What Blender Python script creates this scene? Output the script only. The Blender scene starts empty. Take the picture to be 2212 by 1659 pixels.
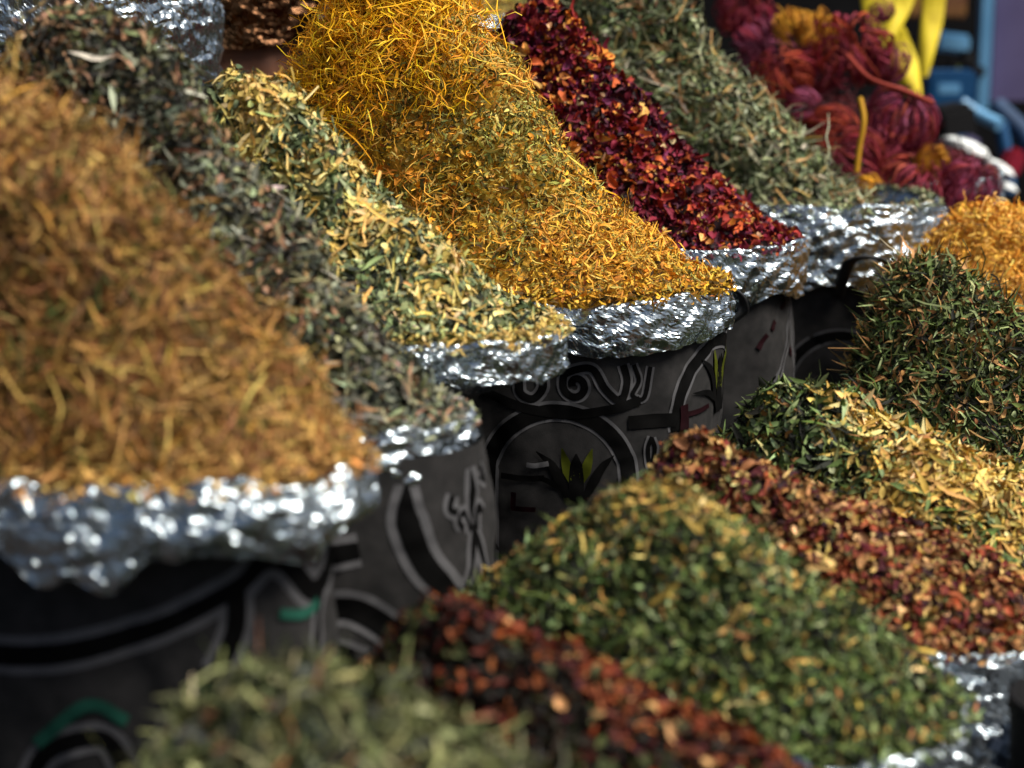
import bpy, math, random
import numpy as np
random.seed(5)
C = bpy.context.scene.collection
SC = bpy.context.scene
# ------------------------------------------------------------------ camera, sky, sun, exposure
FPX = 4300.0                                     # focal length in units of a 2212 px wide frame
TH = math.atan((829.5 + 60) / FPX)               # downward pitch
AZ = math.atan((2900 - 1106) / FPX * math.cos(TH))   # heading of the rows, to the right of the view
CZ = 0.38
cam_d = bpy.data.cameras.new('camera'); cam = bpy.data.objects.new('camera', cam_d); C.objects.link(cam)
cam.location = (0, 0, CZ); cam.rotation_euler = (math.pi / 2 - TH, 0, 0)
cam_d.sensor_width = 36; cam_d.lens = 36 * FPX / 2212; cam_d.clip_start = 0.02; cam_d.clip_end = 200
cam_d.dof.use_dof = True; cam_d.dof.focus_distance = 2.38; cam_d.dof.aperture_fstop = 3.3
SC.camera = cam
W = bpy.data.worlds.new('World'); SC.world = W; W.use_nodes = True
nt = W.node_tree; nt.nodes.clear()
sky = nt.nodes.new('ShaderNodeTexSky'); sky.sky_type = 'NISHITA'; sky.sun_disc = False
SUN_EL, SUN_AZ = math.radians(56), math.radians(110)   # azimuth from +Y towards +X
sky.sun_elevation = SUN_EL; sky.sun_rotation = SUN_AZ; sky.air_density = .9; sky.dust_density = 4.0; sky.ozone_density = .4
bg = nt.nodes.new('ShaderNodeBackground'); bg.inputs['Strength'].default_value = 0.058
wo = nt.nodes.new('ShaderNodeOutputWorld')
nt.links.new(sky.outputs[0], bg.inputs[0]); nt.links.new(bg.outputs[0], wo.inputs[0])
sd = bpy.data.lights.new('sun', 'SUN'); sd.energy = 4.4; sd.angle = math.radians(32); sd.color = (1, .94, .85)
so = bpy.data.objects.new('sun', sd); C.objects.link(so)
from mathutils import Vector
sdir = Vector((math.sin(SUN_AZ) * math.cos(SUN_EL), math.cos(SUN_AZ) * math.cos(SUN_EL), math.sin(SUN_EL)))
so.rotation_euler = sdir.to_track_quat('Z', 'Y').to_euler()
SC.view_settings.view_transform = 'Standard'; SC.view_settings.look = 'None'
SC.view_settings.exposure = 0.5; SC.view_settings.gamma = 1.0
SC.cycles.use_denoising = True; SC.cycles.max_bounces = 6; SC.cycles.diffuse_bounces = 3; SC.cycles.glossy_bounces = 4
SC.cycles.sample_clamp_indirect = 4

# ------------------------------------------------------------------ frame of the rows: a across (towards the shopper), r along the row
AV = np.array([math.cos(AZ), -math.sin(AZ), 0.]); RV = np.array([math.sin(AZ), math.cos(AZ), 0.]); ZV = np.array([0, 0, 1.])
def world(a, r, z):
    a = np.asarray(a, float); r = np.asarray(r, float); z = np.asarray(z, float)
    a, r, z = np.broadcast_arrays(a, r, z)
    return a[..., None] * AV + r[..., None] * RV + z[..., None] * ZV
def at(px, py, depth):
    """the point seen at a pixel of the 2212x1659 photograph, at a depth in metres along the view axis"""
    X = (px - 1106) / FPX; V = (829.5 - py) / FPX
    return depth * np.array([X, math.cos(TH) + V * math.sin(TH), -math.sin(TH) + V * math.cos(TH)]) + np.array([0, 0, CZ])

# ------------------------------------------------------------------ noise
def _h(i, j, k, s):
    n = (i * 374761393 + j * 668265263 + k * 2147483647 + s * 974634721) & 0xffffffff
    n = ((n ^ (n >> 13)) * 1274126177) & 0xffffffff
    n = ((n ^ (n >> 16)) * 2246822519) & 0xffffffff
    return ((n ^ (n >> 15)) & 0xffffff) / float(0xffffff)
def vnoise(p, s=0, smooth=True):
    p = np.asarray(p, float); i = np.floor(p).astype(np.int64); f = p - i
    if smooth: f = f * f * (3 - 2 * f)
    out = 0
    for dx in (0, 1):
        wx = f[..., 0] if dx else 1 - f[..., 0]
        for dy in (0, 1):
            wy = f[..., 1] if dy else 1 - f[..., 1]
            for dz in (0, 1):
                wz = f[..., 2] if dz else 1 - f[..., 2]
                out = out + wx * wy * wz * _h(i[..., 0] + dx, i[..., 1] + dy, i[..., 2] + dz, s)
    return out * 2 - 1
def fbm(p, s=0, octv=3):
    o = 0; a = 1; n = 0
    for k in range(octv):
        o = o + a * vnoise(p * (2.03 ** k), s + 17 * k); n += a; a *= .5
    return o / n

# ------------------------------------------------------------------ mesh helpers
def lin(c):
    if isinstance(c, str):
        c = c.lstrip('#'); c = [int(c[i:i + 2], 16) / 255 for i in (0, 2, 4)]
    return np.array([x / 12.92 if x <= .04045 else ((x + .055) / 1.055) ** 2.4 for x in c])
class MB:
    def __init__(s): s.v = []; s.f = []; s.m = []; s.c = []; s.n = 0; s.sm = []
    def add(s, v, f, mat=0, col=None, smooth=True):
        v = np.asarray(v, float).reshape(-1, 3); f = np.asarray(f, int).reshape(-1, 4)
        s.v.append(v); s.f.append(f + s.n); s.n += len(v)
        s.m.append(np.full(len(f), mat, np.int32)); s.sm.append(np.full(len(f), smooth, bool))
        c = np.ones((len(v), 4))
        if col is not None: c[:, :3] = col
        s.c.append(c)
    def grid(s, P, mat=0, col=None, closed_u=False, smooth=True):
        P = np.asarray(P); n, m = P.shape[:2]
        i = np.arange(n if closed_u else n - 1)[:, None]; j = np.arange(m - 1)[None]
        i2 = (i + 1) % n
        f = np.stack([i * m + j, i2 * m + j, i2 * m + j + 1, i * m + j + 1], -1).reshape(-1, 4)
        s.add(P.reshape(-1, 3), f, mat, None if col is None else np.asarray(col).reshape(-1, 3) if np.ndim(col) > 1 else col, smooth)
    def box(s, lo, hi, mat=0, frame=None, smooth=False):
        lo = np.array(lo, float); hi = np.array(hi, float)
        q = np.array([[x, y, z] for x in (0, 1) for y in (0, 1) for z in (0, 1)], float) * (hi - lo) + lo
        if frame is not None: q = q @ np.asarray(frame)
        s.add(q, [[0, 1, 3, 2], [4, 6, 7, 5], [0, 4, 5, 1], [2, 3, 7, 6], [0, 2, 6, 4], [1, 5, 7, 3]], mat, None, smooth)
    def tube(s, path, rad, sides=8, mat=0, col=None, flat=1.0):
        p = np.asarray(path, float); n = len(p); rad = np.broadcast_to(rad, (n,))
        t = np.gradient(p, axis=0); t /= np.linalg.norm(t, axis=1)[:, None] + 1e-9
        ref = np.array([.31, .22, .92]); x = np.cross(t, ref); x /= np.linalg.norm(x, axis=1)[:, None] + 1e-9; y = np.cross(t, x)
        an = np.linspace(0, 2 * math.pi, sides, endpoint=False)
        P = p[None] + rad[None, :, None] * (np.cos(an)[:, None, None] * x[None] + flat * np.sin(an)[:, None, None] * y[None])
        s.grid(P, mat, col, closed_u=True)
        for e, o in ((0, 1), (n - 1, -1)):
            r_ = P[:, e]; c = np.broadcast_to(p[e], r_.shape)
            s.grid(np.stack([r_, c], 1)[::o], mat, col, closed_u=True)
    def build(s, name, mats, parent=None, loc=None):
        v = np.concatenate(s.v); f = np.concatenate(s.f); m = np.concatenate(s.m); c = np.concatenate(s.c); sm = np.concatenate(s.sm)
        org = np.array(parent['_loc']) if parent is not None and '_loc' in parent else (np.zeros(3) if loc is None else np.array(loc))
        v = v - org
        me = bpy.data.meshes.new(name)
        me.vertices.add(len(v)); me.vertices.foreach_set('co', v.astype(np.float32).ravel())
        me.loops.add(f.size); me.loops.foreach_set('vertex_index', f.astype(np.int32).ravel())
        me.polygons.add(len(f)); me.polygons.foreach_set('loop_start', (np.arange(len(f)) * 4).astype(np.int32))
        me.polygons.foreach_set('material_index', m); me.polygons.foreach_set('use_smooth', sm)
        ca = me.color_attributes.new('Col', 'FLOAT_COLOR', 'POINT'); ca.data.foreach_set('color', c.astype(np.float32).ravel())
        me.update(); me.validate()
        for x in (mats if isinstance(mats, (list, tuple)) else [mats]): me.materials.append(x)
        o = bpy.data.objects.new(name, me); C.objects.link(o)
        if parent is not None:
            o.parent = parent
        else: o.location = org
        return o
def tag(o, label, cat, group=None, kind=None):
    if label: o['label'] = label
    if cat: o['category'] = cat
    if group: o['group'] = group
    if kind: o['kind'] = kind
    return o
def empty(name, loc, label, cat, group=None):
    o = bpy.data.objects.new(name, None); C.objects.link(o); o.location = loc; o['_loc'] = [float(x) for x in loc]
    o.empty_display_size = .05
    return tag(o, label, cat, group)

# ------------------------------------------------------------------ materials
def newmat(name):
    m = bpy.data.materials.new(name); m.use_nodes = True
    n = m.node_tree; return m, n, n.nodes['Principled BSDF']
def noise_col(n, b, c1, c2, scale, detail=4):
    tc = n.nodes.new('ShaderNodeTexCoord'); nz = n.nodes.new('ShaderNodeTexNoise'); nz.inputs['Scale'].default_value = scale; nz.inputs['Detail'].default_value = detail
    r = n.nodes.new('ShaderNodeValToRGB'); r.color_ramp.elements[0].position = .35; r.color_ramp.elements[1].position = .68
    r.color_ramp.elements[0].color = (*lin(c1), 1); r.color_ramp.elements[1].color = (*lin(c2), 1)
    n.links.new(tc.outputs['Object'], nz.inputs['Vector']); n.links.new(nz.outputs['Fac'], r.inputs[0]); n.links.new(r.outputs[0], b.inputs['Base Color'])
    return tc, nz
def bump(n, b, tc, kind, scale, strength, dist):
    t = n.nodes.new('ShaderNodeTexVoronoi' if kind == 'v' else 'ShaderNodeTexNoise'); t.inputs['Scale'].default_value = scale
    bp = n.nodes.new('ShaderNodeBump'); bp.inputs['Strength'].default_value = strength; bp.inputs['Distance'].default_value = dist
    n.links.new(tc.outputs['Object'], t.inputs['Vector']); n.links.new(t.outputs[0], bp.inputs['Height'])
    pv = b.inputs['Normal'].links
    if pv: n.links.new(pv[0].from_socket, bp.inputs['Normal'])
    n.links.new(bp.outputs[0], b.inputs['Normal'])
def simple(name, c1, c2=None, scale=30, rough=.6, metal=0., bmp=None, spec=.5):
    m, n, b = newmat(name); b.inputs['Specular IOR Level'].default_value = spec; b.inputs['Roughness'].default_value = rough; b.inputs['Metallic'].default_value = metal
    tc, _ = noise_col(n, b, c1, c2 or c1, scale)
    if bmp: bump(n, b, tc, *bmp)
    return m
def herb_mat():
    m, n, b = newmat('dried_herb'); b.inputs['Roughness'].default_value = .72; b.inputs['Specular IOR Level'].default_value = .25
    at_ = n.nodes.new('ShaderNodeAttribute'); at_.attribute_name = 'Col'
    tc = n.nodes.new('ShaderNodeTexCoord'); nz = n.nodes.new('ShaderNodeTexNoise'); nz.inputs['Scale'].default_value = 420; nz.inputs['Detail'].default_value = 2
    mr = n.nodes.new('ShaderNodeMapRange'); mr.inputs['To Min'].default_value = .72; mr.inputs['To Max'].default_value = 1.22
    mx = n.nodes.new('ShaderNodeVectorMath'); mx.operation = 'SCALE'
    n.links.new(tc.outputs['Object'], nz.inputs['Vector']); n.links.new(nz.outputs['Fac'], mr.inputs[0])
    n.links.new(at_.outputs['Color'], mx.inputs[0]); n.links.new(mr.outputs[0], mx.inputs['Scale']); n.links.new(mx.outputs[0], b.inputs['Base Color'])
    return m
def foil_mat():
    m, n, b = newmat('aluminium_foil'); b.inputs['Metallic'].default_value = 1; b.inputs['Roughness'].default_value = .27
    b.inputs['Base Color'].default_value = (.46, .53, .57, 1)
    tc = n.nodes.new('ShaderNodeTexCoord')
    bump(n, b, tc, 'v', 210, .3, .0012)
    return m
HERB = herb_mat(); FOIL = foil_mat()
REFL_FOIL = foil_mat(); REFL_FOIL.name = 'foil_brown_reflection'; REFL_FOIL.node_tree.nodes['Principled BSDF'].inputs['Base Color'].default_value = (*lin('#503826'), 1)  # foil with a brown reflection painted in as its base colour
FABRIC = simple('dark_grey_fabric', '#262626', '#313030', 60, .95, spec=.08, bmp=('n', 900, .3, .0008))
BROWNFAB = simple('brown_fabric', '#43220f', '#5c3418', 40, .75, bmp=('n', 700, .3, .0008))
P_BLACK = simple('print_black', '#050505', '#090909', 60, .7, spec=.06)
P_GREY = simple('print_pale_grey', '#4c4c4e', '#58585a', 60, .75, spec=.06)
P_MID = simple('print_mid_grey', '#4b4b4d', '#555557', 60, .75, spec=.06)
P_GREEN = simple('print_olive', '#383e0c', '#444a10', 60, .7, spec=.06)
P_RED = simple('print_red', '#18070a', '#1e090e', 60, .7, spec=.06)
P_TEAL = simple('print_teal', '#1c463a', '#245446', 60, .7, spec=.06)
P_BROWN = simple('print_brown', '#74492a', '#7f5433', 60, .7)
STRAP = simple('black_strap', '#101012', '#1a1a1c', 90, .55)
DARKWOOD = simple('dark_wood', '#1a1310', '#2b2019', 14, .7)
GROUND = simple('dark_paving', '#24252a', '#383a3e', 9, .85)

# ------------------------------------------------------------------ setting
mb = MB(); mb.box((-40, -40, -1.06), (40, 40, -1.0)); tag(mb.build('ground', GROUND), None, None, kind='structure')
FR = [AV, RV, ZV]
bench = empty('stepped_bench', world(-.8, 2.2, -1.0), 'dark wooden stepped stall bench carrying the three rows of sacks', 'bench')
for lo, hi in (((-.66, .5, -1), (-.1, 4.6, -.63)), ((-1.44, .5, -1), (-.662, 4.6, -.51)), ((-2.35, .5, -1), (-1.442, 4.6, -.11))):
    mb = MB(); mb.box(lo, hi, 0, FR); mb.build('step', DARKWOOD, bench)
mb = MB(); mb.box((-2.46, .2, -1.0), (-2.4, 8.5, 1.0), 0, FR)
tag(mb.build('stall_wall', simple('stall_wall_paint', '#1c1714', '#2e2722', 5, .8)), 'dark wall closing the back of the stall behind the upper sacks', 'wall')

# ------------------------------------------------------------------ footprints
class Foot:
    def __init__(s, ac, rc, ha, hr, n=2.4):
        s.ac, s.rc, s.ha, s.hr, s.n = ac, rc, ha, hr, n
        ph = np.linspace(-math.pi, math.pi, 2401); a, r = s.ar(ph)
        l = np.concatenate([[0], np.cumsum(np.hypot(np.diff(a), np.diff(r)))]); l -= np.interp(0, ph, l)
        s.ph, s.l = ph, l; s.len = l[-1] - l[0]
    def ar(s, ph, k=1.0):
        c, q = np.cos(ph), np.sin(ph); e = 2 / s.n
        return s.ac + k * s.ha * np.sign(c) * np.abs(c) ** e, s.rc + k * s.hr * np.sign(q) * np.abs(q) ** e
    def phi(s, u): return np.interp(u, s.l, s.ph)
    def grow(s, d): return Foot(s.ac, s.rc, s.ha + d, s.hr + d, s.n)

# ------------------------------------------------------------------ pieces of herb
def pieces(mb, P, N, rng, L, Wd, prof, cols, bend=.3, fold=0., tilt=.4, down=None, wig=0., ncol=2, curl=0., colors=None, twist=0.):
    """one small bent blade per point; prof = half widths along the blade"""
    n = len(P); rows = len(prof); x = np.linspace(-.5, .5, rows)
    Nn = N + tilt * rng.normal(size=(n, 3)); Nn /= np.linalg.norm(Nn, axis=1)[:, None]
    d = rng.normal(size=(n, 3))
    if down is not None: d = d * .8 + down
    T = d - (d * Nn).sum(1)[:, None] * Nn; T /= np.linalg.norm(T, axis=1)[:, None] + 1e-9
    B = np.cross(Nn, T)
    bz = rng.normal(size=n) * bend; by = rng.normal(size=n) * bend * .7
    cz = rng.normal(size=n) * curl
    lx = x[None] * L[:, None]
    offz = (bz[:, None] * (x[None] ** 2 - .08) + cz[:, None] * x[None] ** 3 * 4) * L[:, None]
    offy = by[:, None] * (x[None] ** 2) * L[:, None]
    if wig:
        for k in (1, 2):
            phs = rng.uniform(0, 6.28, (n, 2)); am = rng.normal(size=(n, 2)) * wig / k
            offz = offz + am[:, :1] * np.sin(x[None] * 6.28 * k + phs[:, :1]) * L[:, None]
            offy = offy + am[:, 1:] * np.sin(x[None] * 6.28 * k + phs[:, 1:]) * L[:, None]
    tw = rng.normal(size=n)[:, None] * twist * x[None] * 2
    ys = np.linspace(-1, 1, ncol)
    hw = Wd[:, None] * np.asarray(prof)[None] * .5
    V = np.zeros((n, rows, ncol, 3))
    for j, yy in enumerate(ys):
        yv = hw * yy * np.cos(tw); zv = hw * yy * np.sin(tw) + fold * hw * (abs(yy) if ncol > 2 else 0)
        V[:, :, j] = P[:, None] + lx[..., None] * T[:, None] + (offy + yv)[..., None] * B[:, None] + (offz + zv)[..., None] * Nn[:, None]
    base = (np.arange(n) * rows * ncol)[:, None, None]
    i = np.arange(rows - 1)[None, :, None]; j = np.arange(ncol - 1)[None, None]
    a = base + i * ncol + j
    F = np.stack([a, a + ncol, a + ncol + 1, a + 1], -1).reshape(-1, 4)
    col = np.repeat(colors[:, None], rows * ncol, 1).reshape(-1, 3)
    mb.add(V.reshape(-1, 3), F, 0, col, True)
KIND = dict(
    leaf=dict(prof=(.1, .75, 1, .7, .05), ncol=3, fold=.35, bend=.5, curl=.3, twist=.4),
    flake=dict(prof=(.5, 1, .85, .35), ncol=2, bend=.5, curl=.3, twist=.4),
    petal=dict(prof=(.35, .95, 1, .55), ncol=3, fold=.7, bend=.9, curl=.2, twist=.3),
    strand=dict(prof=(.7, 1, 1, 1, 1, 1, 1, .5), ncol=2, bend=.5, wig=.05, twist=1.2),
    stem=dict(prof=(.8, 1, 1, .9, .8), ncol=3, fold=.8, bend=.25, wig=.012, twist=.3),
    crumb=dict(prof=(.6, 1, .5), ncol=2, bend=.6, twist=.5),
)
def palette(p):
    cs = np.array([lin(c) for c, w in p]); w = np.array([w for c, w in p], float); return cs, w / w.sum()
def pick(rng, n, pals, mask=None):
    out = np.zeros((n, 3))
    which = np.zeros(n, int) if mask is None or len(pals) < 2 else (rng.uniform(size=n) < mask).astype(int)
    for k, p in enumerate(pals):
        i = np.where(which == k)[0]; cs, w = palette(p); out[i] = cs[rng.choice(len(cs), len(i), p=w)]
    out *= rng.uniform(.7, 1.2, (n, 1)); out *= 1 + .07 * rng.normal(size=(n, 3))
    return np.clip(out, .002, .95)

class Heap:
    def __init__(s, peak, foot, zb, e=.12, k=1.0, amp=.014, freq=9., seed=1, ridge=0., mid=.0095, terr=.007):
        s.pk = np.array(peak, float); s.ft = foot; s.zb = zb; s.e = e; s.k = k; s.amp = amp; s.fr = freq; s.seed = seed; s.ridge = ridge; s.mid = mid; s.terr = terr
    def S(s, ph, t):
        a, r = s.ft.ar(ph)
        pa, pr = s.pk[0], s.pk[1]
        if s.ridge:   # a short crest along the across direction rather than a point
            pa = np.clip(a, s.pk[0] - s.ridge, s.pk[0] + s.ridge * .4)
        A = pa + t * (a - pa); R = pr + t * (r - pr)
        e = s.e; h = 1 - (np.sqrt(t * t + e * e) - e) / (math.sqrt(1 + e * e) - e)
        z = s.zb + (s.pk[2] - s.zb) * np.sign(h) * np.abs(h) ** s.k
        P = world(A, R, z)
        fade = np.clip((1.02 - t) * 5, .4, 1)
        n1 = fbm(P * s.fr, s.seed, 4)
        n2 = vnoise(P * 25., s.seed + 50) + .9 * (.45 - 1.6 * np.abs(vnoise(P * 34., s.seed + 52))) + .55 * vnoise(P * 66., s.seed + 51)
        P = P + ((s.amp * n1 + s.mid * n2) * fade)[..., None] * (ZV * .7 + AV * .35 - RV * .35)
        P = P + (s.terr * vnoise(P * np.array([4, 4, 26.]), s.seed + 60) * fade)[..., None] * (AV * .7 - RV * .7)
        return P
    def sample(s, rng, n, tmax=1.0, tmin=0.):
        NP, NT = 160, 60
        ph = np.linspace(-math.pi, math.pi, NP + 1); t = np.linspace(max(tmin, 1e-3), tmax, NT + 1)
        G = s.S(ph[:, None] + 0 * t[None], 0 * ph[:, None] + t[None])
        ar = np.linalg.norm(np.cross(G[1:, :-1] - G[:-1, :-1], G[:-1, 1:] - G[:-1, :-1]), axis=-1)
        i = rng.choice(ar.size, n, p=(ar / ar.sum()).ravel()); pi, ti = np.unravel_index(i, ar.shape)
        php = ph[pi] + (ph[1] - ph[0]) * rng.uniform(size=n); tp = t[ti] + (t[1] - t[0]) * rng.uniform(size=n)
        P = s.S(php, tp); d = 2e-3
        N = np.cross(s.S(php + d, tp) - s.S(php - d, tp), s.S(php, tp + d) - P)
        N /= np.linalg.norm(N, axis=1)[:, None] + 1e-12
        N *= np.sign(N[:, 2] + 1e-6)[:, None]
        return P, N, php, tp
def make_heap(label, H, core, layers, seed, group='heaps of dried herbs', spill=None):
    rng = np.random.default_rng(seed)
    mb = MB()
    ph = np.linspace(-math.pi, math.pi, 181)[:-1]; t = np.linspace(.0, 1.0, 64)
    P = H.S(ph[:, None] + 0 * t[None], 0 * ph[:, None] + t[None])
    P = P + (fbm(P * 60, seed + 3, 2) * .003 - .013)[..., None] * ZV
    cc = pick(rng, P.shape[0] * P.shape[1], [core]).reshape(P.shape) * .8
    mb.grid(P, 0, cc.reshape(-1, 3), closed_u=True)
    for ly in layers:
        n = ly['n']; kd = dict(KIND[ly['kind']])
        P, N, php, tp = H.sample(rng, n, ly.get('tmax', 1.0), ly.get('tmin', 0.))
        msk = None
        if 'mask' in ly: msk = ly['mask'](P, php, tp, rng)
        if 'keep' in ly:
            q = rng.uniform(size=n) < ly['keep'](P, php, tp, rng); P, N, php, tp = P[q], N[q], php[q], tp[q]; n = len(P)
            if msk is not None: msk = msk[q]
        P = P + N * rng.uniform(*np.array(ly.get('off', (-.004, .006))) - np.array([.007, 0]), size=(n, 1))
        L = rng.uniform(*ly['L'], size=n) * np.exp(np.clip(.33 * rng.normal(size=n), -.9, .45)); Wd = rng.uniform(*ly['W'], size=n)
        col = pick(rng, n, ly['pal'], msk)
        for q in ('bend', 'curl', 'wig', 'twist', 'fold'):
            if q in ly: kd[q] = ly[q]
        down = None
        if 'down' in ly:
            g = -ZV[None] + N * N[:, 2:3]; down = g * ly['down']
        pieces(mb, P, N, rng, L, Wd, cols=None, tilt=ly.get('tilt', .4), colors=col, down=down, **kd)
    if spill:
        ft, z, n, pal = spill
        u = rng.uniform(-.42, .22, n); ph = ft.phi(u); a0, r0 = ft.grow(-.006).ar(ph); a1, r1 = ft.grow(.016).ar(ph); q = rng.uniform(0, 1, n) ** 1.6
        P = world(a0 + (a1 - a0) * q, r0 + (r1 - r0) * q, z + .021 - .012 * q * q + rng.uniform(-.004, .004, n))
        pieces(mb, P, np.tile(ZV, (n, 1)), rng, rng.uniform(.004, .016, n), rng.uniform(.002, .005, n), cols=None, tilt=.5, colors=pick(rng, n, [pal]), **KIND['flake'])
    o = mb.build('herb_heap', HERB, loc=world(H.pk[0], H.pk[1], H.zb))
    return tag(o, label, 'herb heap', group)

# ------------------------------------------------------------------ sacks
def catmull(p, n=10):
    p = np.asarray(p, float)
    if len(p) < 3: return np.array([p[0] + (p[-1] - p[0]) * q for q in np.linspace(0, 1, n)])
    q = np.vstack([2 * p[0] - p[1], p, 2 * p[-1] - p[-2]]); out = []
    for i in range(1, len(q) - 2):
        for t in np.linspace(0, 1, n, endpoint=False):
            a, b, c, d = q[i - 1:i + 3]
            out.append(.5 * (2 * b + (c - a) * t + (2 * a - 5 * b + 4 * c - d) * t * t + (3 * b - a - 3 * c + d) * t ** 3))
    out.append(p[-1]); return np.array(out)
class Sack:
    """a fabric bag whose wall hangs below z_top, a crumpled foil liner folded over its rim"""
    def __init__(s, foot, wall, z_top, z_bot, seed): s.ft, s.wl, s.zt, s.zb, s.seed = foot, wall, z_top, z_bot, seed
    def wall(s, u, z, off=0.):
        u = np.asarray(u, float); z = np.asarray(z, float); ph = s.wl.phi(u)
        h = (s.zt - z) / (s.zt - s.zb)
        k = 1 + .03 * np.sin(np.clip(h, 0, 1) * math.pi) - .08 * np.clip(h - .55, 0, 1)
        a, r = s.wl.ar(ph, k); d = 1e-3
        a2, r2 = s.wl.ar(ph + d, k); a1, r1 = s.wl.ar(ph - d, k)
        tx, ty = a2 - a1, r2 - r1; ln = np.hypot(tx, ty) + 1e-12; nx, ny = ty / ln, -tx / ln
        P = np.stack(np.broadcast_arrays(a, r, z), -1)
        w = .011 * fbm(P * np.array([11, 11, 4.]), s.seed, 2) + .004 * np.abs(fbm(P * np.array([26, 26, 9.]), s.seed + 9, 2)) + .0035 * fbm(P * 40, s.seed + 5, 2)
        a = a + nx * (off + w); r = r + ny * (off + w)
        return world(a, r, z)
def sack(label, s, prints=(), fabric=None, drop=.06, lip=.015, outset=.0, handles=(), group='foil lined herb sacks', ragged=.25, wob=.012, foil=None, scrap=()):
    root = empty('herb_sack', world(s.ft.ac, s.ft.rc, s.zb), label, 'sack', group)
    mb = MB(); us = np.linspace(s.wl.l[0], s.wl.l[-1], 221)[:-1]; zs = np.linspace(s.zt - .004, s.zb, 40)
    mb.grid(s.wall(us[:, None] + 0 * zs[None], 0 * us[:, None] + zs[None]), 0, None, closed_u=True)
    eps = [0.]
    mats = [fabric or FABRIC, P_BLACK, P_GREY, P_MID, P_GREEN, P_RED, P_TEAL, P_BROWN]
    def ribbon(pts, w, mat, off, taper=None):
        c = catmull(pts, 9); n = len(c)
        w_ = np.full(n, w) if taper is None else w * np.interp(np.linspace(0, 1, n), np.linspace(0, 1, len(taper)), taper)
        t = np.gradient(c, axis=0); t /= np.linalg.norm(t, axis=1)[:, None] + 1e-9; nn = np.stack([-t[:, 1], t[:, 0]], 1)
        eps[0] += .00002; q = np.linspace(-.5, .5, 5)
        uv = c[:, None] + nn[:, None] * (q[None, :, None] * w_[:, None, None])
        P = s.wall(uv[..., 0], uv[..., 1] + 0., off + eps[0])
        mb.grid(P, mat)
    for pr in prints:
        kind = pr[0]
        if kind == 's':       # stroke with a pale outline: pts, width, (outline, taper)
            pts, w = pr[1], pr[2]; ol = (pr[3] if len(pr) > 3 else .003) * 1.5; tp = pr[4] if len(pr) > 4 else None
            if ol:
                tp2 = None if tp is None else [(x * w + 2 * ol) / (w + 2 * ol) for x in tp]
                ribbon(pts, w + 2 * ol, 2, .0005, tp2)
            ribbon(pts, w, 1, .0011, tp)
        else:                 # a plain stroke in one ink: kind = material index
            ribbon(pr[1], pr[2], kind, .0018, pr[4] if len(pr) > 4 else None)
    mb.build('fabric_body', mats, root)
    # foil collar
    rng = np.random.default_rng(s.seed); M = 640; K = 44 if drop < .1 else 96
    ph = s.ft.phi(np.linspace(s.ft.l[0], s.ft.l[-1], M + 1)[:-1])
    circ = np.stack([np.cos(ph), np.sin(ph), 0 * ph], -1)
    dr = drop * (1 + ragged * 2.2 * fbm(circ * 3.1 + s.seed, s.seed, 4)); dr = np.clip(dr, drop * .35, drop * 2.)
    uu = np.linspace(s.ft.l[0], s.ft.l[-1], M + 1)[:-1][:, None] if dr.ndim > 1 else np.linspace(s.ft.l[0], s.ft.l[-1], M + 1)[:-1]
    for us_, wd_, ex_ in scrap: dr = dr + ex_ * np.exp(-((uu - us_) / wd_) ** 2)
    lp = lip + wob * fbm(circ * 2.6 + 9.3, s.seed + 2, 3)
    prof = []   # (outset, z) along the fold
    for q in np.linspace(0, 1, 9): prof.append((-.045 + .04 * q, (-.05 + .05 * q) + q * q * 1.0, 0))      # inside, climbing to the lip
    P = np.zeros((M, K, 3))
    for j in range(K):
        x = j / (K - 1)
        if x < .25:
            q = x / .25; d = -.05 + .05 * q; z = -.05 * (1 - q) + lp * q
        elif x < .42:
            q = (x - .25) / .17; d = .010 * math.sin(q * math.pi / 2); z = lp + .004 * math.sin(q * math.pi) - .004 * q
        else:
            q = (x - .42) / .58; d = .010 + outset * math.sin(q * 2.2) - .004 * q; z = (lp - .004) * (1 - q) - dr * q
        a, r = s.ft.ar(ph); a2, r2 = s.ft.ar(ph + 1e-3); a1, r1 = s.ft.ar(ph - 1e-3)
        tx, ty = a2 - a1, r2 - r1; ln = np.hypot(tx, ty) + 1e-12
        P[:, j] = world(a + ty / ln * d, r - tx / ln * d, s.zt + z)
    rot = np.linalg.qr(np.random.default_rng(s.seed + 70).normal(size=(3, 3)))[0]; rot2 = np.linalg.qr(np.random.default_rng(s.seed + 71).normal(size=(3, 3)))[0]
    Q, Q2 = P @ rot, P @ rot2
    crv = fbm(P * 20, s.seed + 1, 2) * .007 + vnoise(Q * 42, s.seed + 4, False) * .0062 + vnoise(Q2 * 76, s.seed + 5, False) * .0052 + vnoise(Q * 135, s.seed + 8, False) * .0034
    crv = (crv + (np.abs(vnoise(P * np.array([30, 30, 110.]), s.seed + 9, False)) - .3) * .005 + rng.normal(size=(M, K)) * .00045)[..., None]
    dirn = np.stack([fbm(P * 30, s.seed + 20 + q, 2) for q in range(3)], -1)
    out = P - world(s.ft.ac, s.ft.rc, s.zt); out /= np.linalg.norm(out, axis=-1)[..., None]
    P = P + crv * (out * .75 + ZV * .4) + dirn * .005
    fb = MB(); fb.grid(P, 0, None, closed_u=True, smooth=False)
    fb.build('foil_liner', foil or FOIL, root)
    for hp, w in handles:
        hb = MB(); hb.tube(catmull(hp, 10), w, 8, 0, None, .35); hb.build('handle', STRAP, root)
    return root

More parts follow.
